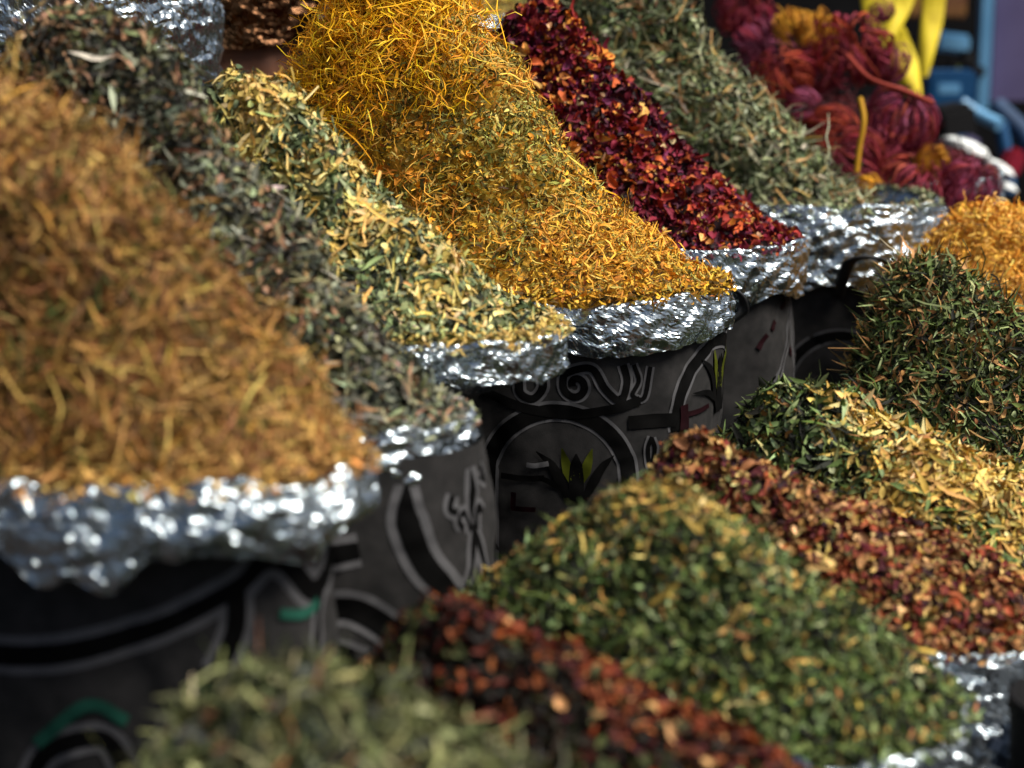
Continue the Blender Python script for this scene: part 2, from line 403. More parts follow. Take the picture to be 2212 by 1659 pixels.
def arch(uc, zc, R, w, leg=.12):
    an = np.linspace(math.pi, 0, 9)
    return ('s', [(uc - R, zc - leg)] + [(uc + R * math.cos(a), zc + R * math.sin(a)) for a in an] + [(uc + R, zc - leg)], w, .0025)
def emblem(u, z, k=1.0):
    o = []
    tp = [.1, .7, 1, .5]
    o.append((4, [(u - .016 * k, z + .032 * k), (u - .011 * k, z + .012 * k), (u - .005 * k, z - .008 * k)], .013 * k, 0, tp))
    o.append((4, [(u + .018 * k, z + .032 * k), (u + .012 * k, z + .012 * k), (u + .005 * k, z - .008 * k)], .013 * k, 0, tp))
    o.append((1, [(u, z + .026 * k), (u, z + .005 * k), (u, z - .03 * k)], .017 * k, 0, [.1, .8, 1, 1]))
    o.append((1, [(u - .045 * k, z + .028 * k), (u - .025 * k, z + .008 * k), (u - .008 * k, z - .03 * k)], .012 * k, 0, tp))
    o.append((1, [(u + .042 * k, z + .024 * k), (u + .026 * k, z + .006 * k), (u + .008 * k, z - .03 * k)], .012 * k, 0, tp))
    o.append((1, [(u - .06 * k, z - .002 * k), (u - .035 * k, z - .006 * k), (u - .01 * k, z - .02 * k)], .007 * k, 0, tp))
    return o
def scrolls(u, z, k=1.0):
    o = [('s', [(u - .035 * k, z + .02 * k), (u - .025 * k, z - .004 * k), (u - .036 * k, z - .02 * k), (u - .05 * k, z - .014 * k), (u - .052 * k, z)], .009 * k, .0022)]
    sp = [(u + .012 * k + .016 * k * (1 - q * .75) * math.cos(2.2 + q * 7.5), z - .004 * k + .018 * k * (1 - q * .75) * math.sin(2.2 + q * 7.5)) for q in np.linspace(1, 0, 11)]
    o.append(('s', sp + [(u + .03 * k, z + .016 * k), (u + .045 * k, z - .008 * k), (u + .062 * k, z - .022 * k), (u + .07 * k, z + .0 * k), (u + .066 * k, z + .02 * k)], .0085 * k, .0022))
    o.append(('s', [(u + .078 * k, z + .02 * k), (u + .084 * k, z), (u + .076 * k, z - .016 * k), (u + .09 * k, z - .02 * k), (u + .098 * k, z + .016 * k)], .005 * k, .0018))
    return o
def fleur(u, z, k=1.0):
    return [('s', [(u, z + .06 * k), (u + .002, z + .03 * k), (u, z - .005 * k)], .013 * k, .004, [.1, 1, .2]),
            ('s', [(u, z - .005 * k), (u - .004 * k, z - .035 * k), (u - .022 * k, z - .085 * k)], .008 * k, .003, [.5, 1, .8]),
            ('s', [(u, z - .005 * k), (u + .006 * k, z - .03 * k), (u + .014 * k, z - .075 * k)], .008 * k, .003, [.5, 1, .5]),
            ('s', [(u - .005 * k, z - .012 * k), (u - .012 * k, z + .01 * k), (u - .024 * k, z + .006 * k), (u - .018 * k, z - .006 * k)], .007 * k, .003),
            ('s', [(u + .005 * k, z - .012 * k), (u + .013 * k, z + .012 * k), (u + .02 * k, z + .004 * k)], .007 * k, .003),
            ('s', [(u - .03 * k, z + .034 * k), (u - .036 * k, z + .02 * k), (u - .026 * k, z + .014 * k)], .008 * k, .003)]

Z = 0.0
def two_row(n, *a): pass
f1 = Foot(-1.04, 1.35, .345, .15); f2 = Foot(-1.06, 1.615, .34, .14); f3 = Foot(-1.07, 1.90, .335, .155)
f4 = Foot(-1.03, 2.255, .37, .185); f5 = Foot(-1.04, 2.655, .37, .185); f6 = Foot(-1.02, 3.15, .445, .22)
f7 = Foot(-.98, 3.72, .42, .26)
# back row ------------------------------------------------------------
big_curve = [('s', [(-.46, -.118), (-.36, -.14), (-.25, -.142), (-.16, -.12), (-.085, -.085), (-.06, -.066), (-.04, -.07), (-.015, -.098), (.012, -.085), (.02, -.062)], .017, .005, [1, 1, 1, .8, .7, .9, 1, .9, .7]),
             ('s', [(-.082, -.085), (-.085, -.118), (-.1, -.15)], .014, .004), ('s', [(-.02, -.2), (-.01, -.12), (.02, -.06)], .008, .004),
             ('s', [(-.26, -.28), (-.24, -.225), (-.19, -.205), (-.17, -.24)], .013, .004), (6, [(-.245, -.215), (-.2, -.178), (-.17, -.19)], .01), (6, [(-.12, -.165), (-.095, -.162), (-.07, -.168)], .011),
             (6, [(-.05, -.108), (-.03, -.112), (-.01, -.108)], .008), ('s', [(-.40, -.2), (-.36, -.24), (-.30, -.22)], .016, .004)]
sack('grey printed sack with wide silver foil rim at the near end, below brown fibrous herb', Sack(f1, f1.grow(-.025), -.012, -.5, 11), big_curve, drop=.045, scrap=[(-.25, .03, .022), (-.2, .02, .03), (-.31, .025, -.02), (-.06, .05, -.012)], lip=.013, outset=.01, ragged=.3, wob=.022)
P2 = fleur(-.014, -.106, .8) + [('s', [(-.085, -.062), (-.086, -.095), (-.072, -.135), (-.045, -.17)], .021, .006, [.2, 1, 1, .8]),
     ('s', [(-.24, -.17), (-.2, -.135), (-.16, -.122), (-.13, -.118)], .017, .005, [.7, 1, 1, .9]), ('s', [(-.23, -.24), (-.2, -.19), (-.15, -.17), (-.11, -.19), (-.07, -.24)], .02, .005),
     ('s', [(-.19, -.25), (-.16, -.21), (-.13, -.22)], .014, .004), ('s', [(.0, -.06), (.012, -.075), (.002, -.068)], .006, .003)]
sack('grey printed sack with fleur-de-lis, narrow foil rim below the charcoal green herb', Sack(f2, Foot(-1.05, 1.615, .35, .15), -.035, -.5, 12), P2, drop=.048, lip=.015, outset=.006)
sack('grey sack under a bright rolled foil lip holding cream and green leaf mix', Sack(f3, Foot(-1.10, 1.90, .25, .15), 0, -.5, 13), [], drop=.03, lip=.016, outset=.004)
P4 = [arch(-.225, -.197, .08, .017), arch(.0, -.135, .086, .015, .01)] + scrolls(-.215, -.082, 1.0) + emblem(-.204, -.192, 1.0) + emblem(.012, -.1, 1.25) + \
     [('s', [(-.31, -.095), (-.26, -.113), (-.215, -.12), (-.17, -.115), (-.13, -.105)], .011, 0), ('s', [(-.145, -.13), (-.10, -.13), (-.086, -.132)], .016, 0),
      (5, [(-.275, -.214), (-.276, -.232), (-.275, -.233)], .006), (5, [(-.278, -.234), (-.262, -.234), (-.25, -.234)], .006),
      (1, [(-.29, -.195), (-.26, -.197), (-.24, -.196)], .007), (3, [(-.26, -.18), (-.25, -.181), (-.235, -.178)], .006),
      (5, [(-.075, -.115), (-.074, -.13), (-.075, -.145)], .012), (5, [(-.075, -.127), (-.05, -.126), (-.03, -.123)], .006),
      ('s', [(-.118, -.148), (-.122, -.162), (-.119, -.185), (-.114, -.165), (-.118, -.15)], .005, .002)]
hd5 = world([-.94, -.80, -.70, -.68, -.72, -.80], [2.43, 2.42, 2.435, 2.45, 2.44, 2.43], [-.035, -.005, -.012, -.045, -.075, -.085])
sack('grey sack with two printed arches and leaf emblems, foil rim under the golden yellow heap', Sack(f4, f4.grow(-.006), 0, -.5, 14), P4, drop=.042, lip=.012, outset=.006)
P5 = [(5, [(-.03, -.07), (-.02, -.062), (-.01, -.05)], .008), (5, [(-.085, -.118), (-.078, -.108), (-.07, -.1)], .008), (5, [(-.06, -.095), (-.055, -.088), (-.05, -.084)], .008), (5, [(.0, -.13), (.01, -.136), (.015, -.14)], .012),
      ('s', [(-.13, -.24), (-.06, -.18), (-.01, -.12), (.02, -.07)], .004, .004), ('s', [(.035, -.05), (.036, -.12), (.036, -.2)], .003, .004), arch(-.235, -.21, .08, .017)] + scrolls(-.24, -.085)
sack('grey sack with small red print marks, foil rim under the dark red petals', Sack(f5, f5.grow(-.008), .0, -.5, 15), P5, drop=.055, lip=.02, outset=.006, handles=[(hd5, .008)])
hd6 = world([-.68, -.655, -.62, -.60, -.585], [2.985, 2.95, 2.955, 2.985, 3.0], [-.105, -.05, -.04, -.06, -.11])
P6 = [arch(-.2, -.25, .08, .015), ('s', [(-.15, -.12), (-.1, -.17), (-.04, -.2)], .01, .003), ('s', [(-.12, -.2), (-.06, -.24), (0, -.24)], .01, .003)]
sack('far grey sack with tall matte foil skirt and black handle, grey green herb inside', Sack(f6, f6.grow(-.006), .01, -.5, 16), P6, drop=.11, lip=.02, outset=.01, handles=[(hd6, .01)])
sack('foil lined sack at the far end of the row under the crimson flower heads', Sack(f7, f7.grow(-.006), .0, -.5, 17), [], drop=.08, lip=.015)
# front row -----------------------------------------------------------
ZF = -.23
FA = Foot(-.50, 1.05, .25, .15); FB = Foot(-.475, 1.305, .215, .11); FC = Foot(-.492, 1.555, .247, .15); FD = Foot(-.425, 1.84, .235, .145)
FE = Foot(-.42, 2.13, .235, .175); FF = Foot(-.36, 2.56, .22, .20); FG = Foot(-.33, 2.97, .31, .23)
for nm, ft, sd_ in (('grey sack at the near corner under the pale green herb, in shadow', FA, 21), ('sack squeezed between two green heaps, holding rust red petals', FB, 22),
                    ('foil rimmed sack holding the tall yellow topped green heap', FC, 23), ('foil skirted sack with silver side showing under the mixed red petals', FD, 24),
                    ('sack with a sliver of foil under the yellow leaf and green heap', FE, 25), ('sack under the dark stemmy green heap', FF, 26), ('sack under the bright orange crumbly heap', FG, 27)):
    sack(nm, Sack(ft, ft.grow(-.006), ZF, -.62, sd_), [], drop=.14 if ft is FD else .06, lip=.012, outset=.006)
# upper row -----------------------------------------------------------
U1 = Foot(-1.80, 2.36, .34, .21, 3.2); U2 = Foot(-1.80, 2.86, .345, .25, 3.2); U3 = Foot(-1.78, 3.92, .3, .26)
hdu = world([-1.43, -1.425, -1.42, -1.42, -1.425], [2.72, 2.73, 2.775, 2.83, 2.835], [.26, .315, .338, .325, .30])
sack('upper sack with a long hanging sheet of crumpled silver foil', Sack(U1, U1.grow(-.01), .42, -.11, 31), [], drop=.21, lip=.02, outset=.012, ragged=.08)
PU = [(7, [(-.12, .21), (-.13, .16), (-.12, .1)], .008), (7, [(-.07, .21), (-.08, .16), (-.07, .1)], .006), (7, [(.0, .2), (-.02, .17), (-.01, .12), (.02, .11), (.035, .15), (.02, .19), (.0, .2)], .006), (7, [(.015, .18), (.005, .15), (.015, .13)], .008), (7, [(.07, .21), (.06, .15), (.07, .1)], .007)]
sack('upper brown printed sack with crinkled foil collar tinted with painted brown reflection and black handle', Sack(U2, U2.grow(-.01), .42, -.11, 32), PU, fabric=BROWNFAB, drop=.15, lip=.02, outset=.012, handles=[(hdu, .011)], ragged=.06, foil=REFL_FOIL)
sack('upper sack behind the golden heap, holding brown herb', Sack(U3, U3.grow(-.01), .28, -.11, 33), [], fabric=BROWNFAB, drop=.07)

# ------------------------------------------------------------------ herb heaps
def band(seed, fr, c=0., g=4., yb=0.):
    def m(P, ph, t, rng): return 1 / (1 + np.exp(-g * 2 * (fbm(P * fr, seed, 3) - c)))
    return m
# palettes
p_och = [('#b88c4c', 3), ('#a0723e', 3), ('#cca85c', 2.8), ('#66482a', 2), ('#dcba6c', 1.8), ('#986c44', 2), ('#4c5424', .8), ('#e8aa50', .7)]
p_och2 = [('#8c6036', 3), ('#6a4a2c', 3), ('#a2783c', 2.2), ('#465020', 1.6), ('#b49048', 1.2)]
p_char = [('#56594e', 3), ('#6d7062', 3), ('#24261f', 2.6), ('#7c8064', 2.4), ('#989c74', 1.8), ('#a8866a', .7), ('#c0c0ac', 1.1)]  # darkest entry also stands for shaded gaps among the charcoal pieces
p_char2 = [('#6e6a4a', 1.6), ('#8c6a4c', 2.4), ('#a4805e', 2), ('#56544c', 2), ('#2a2824', 2.4), ('#7a7f55', 1)]
p_cream = [('#dcc070', 3), ('#ccae5c', 3), ('#e8d492', 1.8), ('#b8984c', 1.8), ('#dccc90', .8), ('#a08848', 1.2), ('#a0a468', 1.4)]
p_sage = [('#727e54', 3), ('#8e986c', 2.4), ('#4a5638', 2.6), ('#acb488', 1.4), ('#c8b468', .8), ('#20261a', 2.2)]  # last, near-black entry paints the shaded gaps between leaves
p_gold = [('#fac41c', 4), ('#f0ae18', 3), ('#f8cc44', 2), ('#e09a20', 1.6), ('#c88420', .8)]
p_goldtuft = [('#e8a838', 3), ('#f0b84c', 2), ('#d08c30', 2), ('#c8b054', 1)]
p_goldmix = [('#deaa30', 3.4), ('#c8942c', 3), ('#ecb844', 2.2), ('#a08430', 1.6), ('#b8742c', 1.8), ('#5c4a20', 2), ('#3e2c16', 1.6)]
p_olive = [('#b0a44c', 3), ('#948c42', 3), ('#747038', 2), ('#c4b660', 1.8), ('#d0a044', 1.4), ('#48481f', 1.8)]
p_red = [('#661428', 3.4), ('#7c1a30', 3), ('#420f22', 3), ('#962c2a', 1.4), ('#c46030', 1.0), ('#d89a50', .9), ('#621a40', 2.4), ('#1c080e', 2.6), ('#d8b488', .6), ('#8c3048', 1)]
p_red2 = [('#c05a2c', 2), ('#d88838', 1.6), ('#a03024', 2), ('#7c1c26', 2), ('#e0b060', 1)]
p_ggreen = [('#7c8460', 3), ('#989e78', 2.4), ('#565e40', 2.6), ('#b8bc98', 1.6), ('#1c1f18', 3.2), ('#b08c64', .9), ('#8c7a48', .6)]  # near-black entry puts the dark gaps into the heap's colour
p_pale = [('#666a40', 3), ('#525632', 3), ('#8c8e62', 1.4), ('#3e4228', 2.4), ('#a8a880', .6), ('#94644a', .3), ('#4c4e48', 2)]
p_rust = [('#602812', 3), ('#7c3818', 3), ('#34140c', 2), ('#a0582c', 1.6), ('#d8a870', .7), ('#481218', 1.2)]
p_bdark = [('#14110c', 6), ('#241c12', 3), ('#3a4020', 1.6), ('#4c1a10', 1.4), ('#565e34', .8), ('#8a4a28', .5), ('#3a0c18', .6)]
p_green = [('#56672f', 3), ('#405028', 3), ('#6e8048', 2.4), ('#14170e', 4.8), ('#90a070', 1.5), ('#c4a050', .4), ('#a87848', .3)]  # heavily weighted near-black entry stands in for shade between the leaves
p_straw = [('#d8ba66', 3), ('#c8a650', 3), ('#e6d08c', 1.2), ('#b4904a', 1.8), ('#98703f', 1.4), ('#84864a', 1)]
p_mixred = [('#6e281c', 2.4), ('#501822', 2), ('#9a4c2c', 1.8), ('#b88852', 2.6), ('#d8b676', 1.8), ('#86603c', 2.8), ('#2a0c12', 2.4), ('#585a34', .8)]
p_dkgreen = [('#5a6a36', 3.4), ('#74844e', 3), ('#2e371e', 2.4), ('#96a270', 1.8), ('#a87c4c', 1.1), ('#bc945c', .8), ('#14150e', 3)]  # near-black last entry paints shaded gaps among leaves and stalks
p_orange = [('#eab044', 3), ('#e0a038', 3), ('#f2c060', 2), ('#cc8c30', 1.4)]
p_dark = [('#2c2e26', 1), ('#3a3a2c', 1)]
def core(p): return [(c, w) for c, w in p[:4]]

# 1 near brown fibrous
H1 = Heap((-1.07, 1.345, .312), f1.grow(-.012), -.004, amp=.04, freq=8, seed=41, e=.3, k=.8)
make_heap('large blurred brown ochre fibrous heap nearest the camera in the tall row', H1, core(p_och2), [
    dict(kind='flake', n=13000, L=(.005, .014), W=(.003, .006), pal=[p_och, p_och2], mask=band(1, 9), tilt=.5),
    dict(kind='leaf', n=2200, L=(.010, .024), W=(.003, .007), pal=[p_och, p_och2], mask=band(2, 9), tilt=.5),
    dict(kind='leaf', n=4500, L=(.008, .02), W=(.005, .01), pal=[[('#3c4a18', 3), ('#2c3812', 2), ('#50602c', 1)]], keep=lambda P, ph, t, r: np.clip(6 * (fbm(P * 13, 191, 2) - .1), 0, 1) * (t < .7), tilt=.5, off=(.002, .009)),
    dict(kind='strand', n=15000, L=(.025, .075), W=(.0010, .0024), pal=[p_och, p_och2], mask=band(1, 9), tilt=.35, off=(-.002, .01), down=.6)], 141, spill=(f1, -.012, 900, p_och))
# 2 charcoal
H2 = Heap((-1.10, 1.605, .352), f2.grow(-.01), -.025, amp=.045, freq=11, seed=42, e=.2, k=1.15, mid=.015, terr=.012)
make_heap('charcoal and grey green clumpy herb heap behind the brown fibrous one', H2, core(p_char), [
    dict(kind='crumb', n=9000, L=(.003, .008), W=(.002, .0045), pal=[p_char, p_char2], mask=band(3, 14, .1), tilt=.6, off=(-.006, .002)),
    dict(kind='leaf', n=12000, L=(.012, .028), W=(.003, .0065), pal=[p_char, p_char2], mask=lambda P, ph, t, r: np.clip(1.15 - t * 1.3 + .9 * fbm(P * 14, 3, 2) + .3 * np.clip(-np.cos(ph), 0, 1), .05, .85), tilt=.6, off=(-.004, .01)),
    dict(kind='flake', n=13000, L=(.005, .013), W=(.003, .006), pal=[p_char, p_char2], mask=lambda P, ph, t, r: np.clip(1.0 - t * 1.2 + .9 * fbm(P * 14, 3, 2) + .3 * np.clip(-np.cos(ph), 0, 1), .05, .8), tilt=.6),
    dict(kind='stem', n=1200, L=(.02, .045), W=(.002, .0035), pal=[p_char, p_pale], mask=band(5, 8), tilt=.5, off=(0, .012))], 142, spill=(f2, -.035, 900, p_char))
# 3 cream
H3 = Heap((-1.085, 1.90, .275), f3.grow(.002), .018, amp=.034, freq=9, seed=43, e=.12, k=1.4)
m3 = lambda P, ph, t, r: np.clip(.42 + 1.5 * fbm(P * 15, 8, 3) + .4 * np.clip(t - .7, 0, 1) + .35 * np.clip(.3 - t, 0, 1), .04, .97)
make_heap('pale cream yellow and sage green leaf heap with straw pieces', H3, core(p_sage), [
    dict(kind='crumb', n=9000, L=(.003, .008), W=(.002, .0045), pal=[p_sage, p_cream], mask=m3, tilt=.6, off=(-.006, .002)),
    dict(kind='leaf', n=12000, L=(.010, .024), W=(.0026, .006), pal=[p_sage, p_cream], mask=m3, tilt=.4, down=.8),
    dict(kind='flake', n=12000, L=(.006, .016), W=(.004, .008), pal=[p_sage, p_cream], mask=m3, tilt=.4),
    dict(kind='stem', n=700, L=(.02, .04), W=(.002, .004), pal=[p_cream], tilt=.35, down=.8, off=(0, .008))], 143, spill=(f3, 0., 900, p_cream))
# 4 golden
H4 = Heap((-1.075, 2.25, .42), f4.grow(.002), .016, amp=.045, freq=8, seed=44, e=.09, k=1.5, terr=.016)
def gold_top(P, ph, t, r):   # the shaggy bright top and far-left flank
    return np.clip(1.35 - 2.0 * t + .9 * fbm(P * 8, 21, 2) - .6 * np.clip(np.cos(ph - .1), 0, 1), 0, 1)
def olive_m(P, ph, t, r): return np.clip(.30 + .7 * np.clip(np.cos(ph + .25), 0, 1) * (1 - .65 * t) + .9 * fbm(P * np.array([9, 9, 16.]), 23, 3) - .6 * np.clip(t - .72, 0, 1) * 2.5, .02, .95)
make_heap('tall golden yellow shaggy heap with olive right flank, in sharp focus', H4, core(p_goldmix), [
    dict(kind='flake', n=16000, L=(.005, .013), W=(.002, .0045), pal=[p_goldmix, p_olive], mask=olive_m, tilt=.55),
    dict(kind='crumb', n=16000, L=(.004, .010), W=(.0015, .0035), pal=[p_goldmix, p_olive], mask=olive_m, tilt=.6, off=(-.002, .005)),
    dict(kind='strand', n=14000, L=(.010, .030), W=(.0007, .0014), pal=[p_goldmix, p_olive], mask=olive_m, tilt=.55, off=(-.001, .007)),
    dict(kind='strand', n=20000, L=(.02, .075), W=(.0008, .0018), pal=[p_gold], keep=gold_top, tilt=.6, off=(-.002, .024), tmax=.75, wig=.10, bend=.8),
    dict(kind='strand', n=9000, L=(.02, .045), W=(.0011, .002), pal=[p_goldtuft], keep=lambda P, ph, t, r: np.clip(4 * (fbm(P * np.array([10, 10, 16.]), 91, 2) - .12), 0, 1), tilt=.5, off=(.0, .012), bend=.6, wig=.05),
    dict(kind='flake', n=5000, L=(.006, .015), W=(.003, .006), pal=[p_gold], keep=gold_top, tilt=.6, off=(-.002, .01), tmax=.7),
    dict(kind='petal', n=1500, L=(.006, .012), W=(.004, .007), pal=[[('#f0a42c', 2), ('#f6b848', 1), ('#dc8a24', 1)]], tilt=.5, off=(0, .006), tmin=.25)], 144, spill=(f4, 0., 900, p_goldmix))
# 5 red petals
H5 = Heap((-1.035, 2.645, .345), f5.grow(.002), .016, amp=.034, freq=8, seed=45, e=.09, k=1.4)
m5 = lambda P, ph, t, r: np.clip(.17 + .9 * fbm(P * 10, 31, 3) + .55 * np.clip(.35 - t, 0, 1) + .3 * np.clip(t - .8, 0, 1), .03, .8)
make_heap('dark red dried petal heap flecked with orange, behind the golden heap', H5, [('#4c1220', 1), ('#6e1626', 1)], [
    dict(kind='petal', n=12000, L=(.007, .018), W=(.006, .013), pal=[p_red, p_red2], mask=m5, tilt=.65, fold=1.0, curl=.5, off=(-.003, .006)),
    dict(kind='crumb', n=14000, L=(.004, .009), W=(.003, .006), pal=[p_red, p_red2], mask=m5, tilt=.6)], 145, spill=(f5, 0., 900, p_red))
# 6 grey green
H6 = Heap((-1.11, 3.10, .45), Foot(-1.06, 3.13, .40, .20), .012, amp=.06, freq=8, seed=46, e=.18, k=1.4, terr=.014)
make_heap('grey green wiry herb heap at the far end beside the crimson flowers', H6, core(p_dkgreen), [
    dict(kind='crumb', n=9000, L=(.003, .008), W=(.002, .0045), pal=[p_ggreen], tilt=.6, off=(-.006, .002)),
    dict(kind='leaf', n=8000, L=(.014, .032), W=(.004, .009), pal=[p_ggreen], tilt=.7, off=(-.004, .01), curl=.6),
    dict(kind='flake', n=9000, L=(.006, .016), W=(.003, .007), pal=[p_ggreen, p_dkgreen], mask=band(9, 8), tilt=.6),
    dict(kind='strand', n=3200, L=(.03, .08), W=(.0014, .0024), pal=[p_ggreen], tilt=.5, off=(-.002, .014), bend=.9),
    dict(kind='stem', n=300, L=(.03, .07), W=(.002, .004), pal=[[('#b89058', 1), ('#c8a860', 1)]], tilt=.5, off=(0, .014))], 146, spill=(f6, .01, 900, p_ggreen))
# front heaps
HA = Heap((-.60, 1.075, -.06), FA.grow(-.006), ZF + .01, amp=.03, freq=11, seed=51, e=.3)
make_heap('blurred pale grey green heap in the near corner of the low row', HA, core(p_pale), [
    dict(kind='crumb', n=9000, L=(.003, .008), W=(.002, .0045), pal=[p_pale], tilt=.6, off=(-.006, .002)),
    dict(kind='leaf', n=6000, L=(.012, .028), W=(.005, .010), pal=[p_pale], tilt=.55, off=(-.004, .01)),
    dict(kind='strand', n=2600, L=(.03, .07), W=(.002, .0035), pal=[p_pale], tilt=.4, off=(-.002, .012), bend=.9)], 151)
HB = Heap((-.60, 1.30, -.084), FB.grow(-.006), ZF + .01, amp=.022, freq=11, seed=52, e=.16)
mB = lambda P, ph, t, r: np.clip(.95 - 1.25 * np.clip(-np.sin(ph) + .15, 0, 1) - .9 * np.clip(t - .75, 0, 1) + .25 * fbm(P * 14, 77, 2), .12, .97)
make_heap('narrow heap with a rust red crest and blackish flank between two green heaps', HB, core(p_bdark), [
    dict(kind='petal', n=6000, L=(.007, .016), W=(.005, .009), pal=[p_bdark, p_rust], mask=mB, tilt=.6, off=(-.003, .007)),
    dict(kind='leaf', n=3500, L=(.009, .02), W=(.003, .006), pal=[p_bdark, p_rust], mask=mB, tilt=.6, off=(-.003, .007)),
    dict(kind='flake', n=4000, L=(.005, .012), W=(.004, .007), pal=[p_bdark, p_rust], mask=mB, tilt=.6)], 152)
HC = Heap((-.51, 1.552, -.042), FC.grow(-.004), ZF + .012, amp=.04, freq=10, seed=53, e=.14)
mC = lambda P, ph, t, r: np.clip(.9 - 2.6 * t + .5 * fbm(P * 10, 61, 2), .04, .85)
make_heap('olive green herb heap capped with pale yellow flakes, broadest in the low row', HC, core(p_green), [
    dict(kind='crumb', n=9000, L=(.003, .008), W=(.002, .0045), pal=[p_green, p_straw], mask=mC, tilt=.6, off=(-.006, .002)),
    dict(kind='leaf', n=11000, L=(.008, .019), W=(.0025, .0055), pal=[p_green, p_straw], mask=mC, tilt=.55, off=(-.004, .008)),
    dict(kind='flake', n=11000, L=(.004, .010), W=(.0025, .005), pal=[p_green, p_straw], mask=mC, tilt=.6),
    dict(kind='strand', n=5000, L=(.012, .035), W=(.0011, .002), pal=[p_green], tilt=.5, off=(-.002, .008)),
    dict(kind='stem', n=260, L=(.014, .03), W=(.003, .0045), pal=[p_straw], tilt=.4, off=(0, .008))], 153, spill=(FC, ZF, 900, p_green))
HD = Heap((-.565, 1.825, -.07), FD.grow(-.004), ZF + .012, amp=.028, freq=10, seed=54, e=.12)
make_heap('mixed red and tan petal heap running down to silver foil in the low row', HD, core(p_mixred), [
    dict(kind='crumb', n=9000, L=(.003, .008), W=(.002, .0045), pal=[p_mixred, p_straw], mask=band(3, 14, .1), tilt=.6, off=(-.006, .002)),
    dict(kind='petal', n=9000, L=(.007, .015), W=(.005, .009), pal=[p_mixred], tilt=.55, off=(-.003, .007)),
    dict(kind='leaf', n=2500, L=(.01, .022), W=(.004, .007), pal=[p_mixred, p_straw], mask=lambda P, ph, t, r: np.full(len(P), .35), tilt=.45),
    dict(kind='flake', n=5000, L=(.005, .011), W=(.003, .006), pal=[p_mixred], tilt=.6)], 154, spill=(FD, ZF, 900, p_mixred))
HE = Heap((-.50, 2.11, -.075), FE.grow(-.004), ZF + .012, amp=.042, freq=9, seed=55, e=.2, ridge=.05)
mE = lambda P, ph, t, r: np.clip(.17 + .62 * np.clip(np.cos(ph + .35), -1, 1) + 1.1 * fbm(P * 13, 71, 3), .03, .95)
make_heap('green leaf heap with a broad streak of long straw yellow leaves', HE, core(p_sage), [
    dict(kind='crumb', n=9000, L=(.003, .008), W=(.002, .0045), pal=[p_green, p_straw], mask=mE, tilt=.6, off=(-.006, .002)),
    dict(kind='leaf', n=8500, L=(.014, .034), W=(.004, .0085), pal=[p_green, p_straw], mask=mE, tilt=.4, off=(-.004, .008), bend=.35),
    dict(kind='leaf', n=5000, L=(.010, .022), W=(.003, .006), pal=[p_sage, p_straw], mask=mE, tilt=.5),
    dict(kind='flake', n=6000, L=(.005, .012), W=(.003, .006), pal=[p_green, p_straw], mask=mE, tilt=.55)], 155, spill=(FE, ZF, 900, p_straw))
HF = Heap((-.475, 2.56, .015), FF.grow(-.004), ZF + .012, amp=.035, freq=9, seed=56, e=.22, k=1.15, ridge=.02)
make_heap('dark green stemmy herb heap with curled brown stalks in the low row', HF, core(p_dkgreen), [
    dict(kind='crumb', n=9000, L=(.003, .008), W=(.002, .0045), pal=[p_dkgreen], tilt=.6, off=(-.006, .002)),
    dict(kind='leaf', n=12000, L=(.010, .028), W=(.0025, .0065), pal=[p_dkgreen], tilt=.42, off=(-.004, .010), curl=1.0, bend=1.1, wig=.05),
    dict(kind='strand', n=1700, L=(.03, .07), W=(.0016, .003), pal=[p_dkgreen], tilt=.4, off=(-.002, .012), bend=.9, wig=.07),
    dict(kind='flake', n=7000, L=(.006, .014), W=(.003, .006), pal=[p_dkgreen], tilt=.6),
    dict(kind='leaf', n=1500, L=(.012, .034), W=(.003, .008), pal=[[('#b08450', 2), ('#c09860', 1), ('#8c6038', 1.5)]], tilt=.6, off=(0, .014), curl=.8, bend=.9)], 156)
HG = Heap((-.42, 2.95, .05), FG.grow(-.004), ZF + .012, amp=.025, freq=12, seed=57, e=.35, k=.7, ridge=.04)
make_heap('bright orange crumbly heap at the far end of the low row', HG, core(p_orange), [
    dict(kind='crumb', n=16000, L=(.004, .010), W=(.003, .006), pal=[p_orange], tilt=.6),
    dict(kind='strand', n=2600, L=(.02, .05), W=(.0014, .0024), pal=[p_orange, p_goldmix], mask=band(7, 8), tilt=.5, off=(0, .01))], 157)
# heaps of the upper row
HU3 = Heap((-1.73, 3.92, .43), U3.grow(-.01), .29, amp=.03, freq=8, seed=58, e=.2)
make_heap('brown olive herb heap in the upper row glimpsed behind the golden heap', HU3, core(p_och2), [
    dict(kind='flake', n=5000, L=(.008, .018), W=(.004, .007), pal=[p_och2, p_olive], mask=band(4, 8), tilt=.6),
    dict(kind='strand', n=1500, L=(.03, .08), W=(.0012, .0024), pal=[p_olive], tilt=.6, off=(0, .02))], 158)
H7 = Heap((-.98, 3.80, .16), f7.grow(-.01), .01, amp=.03, freq=8, seed=59, e=.25)
make_heap('crimson bed of crushed flowers, darkened to stand for the shaded gap, under the loose flower heads', H7, [('#2a0a10', 1), ('#35101a', 1)], [  # near-black crimson stands in for the dark gap between the flowers
    dict(kind='strand', n=5000, L=(.03, .07), W=(.002, .003), pal=[[('#4a1018', 2), ('#6c1c20', 1), ('#2c0a10', 2)]], tilt=.6, off=(-.002, .014), bend=.9)], 159)

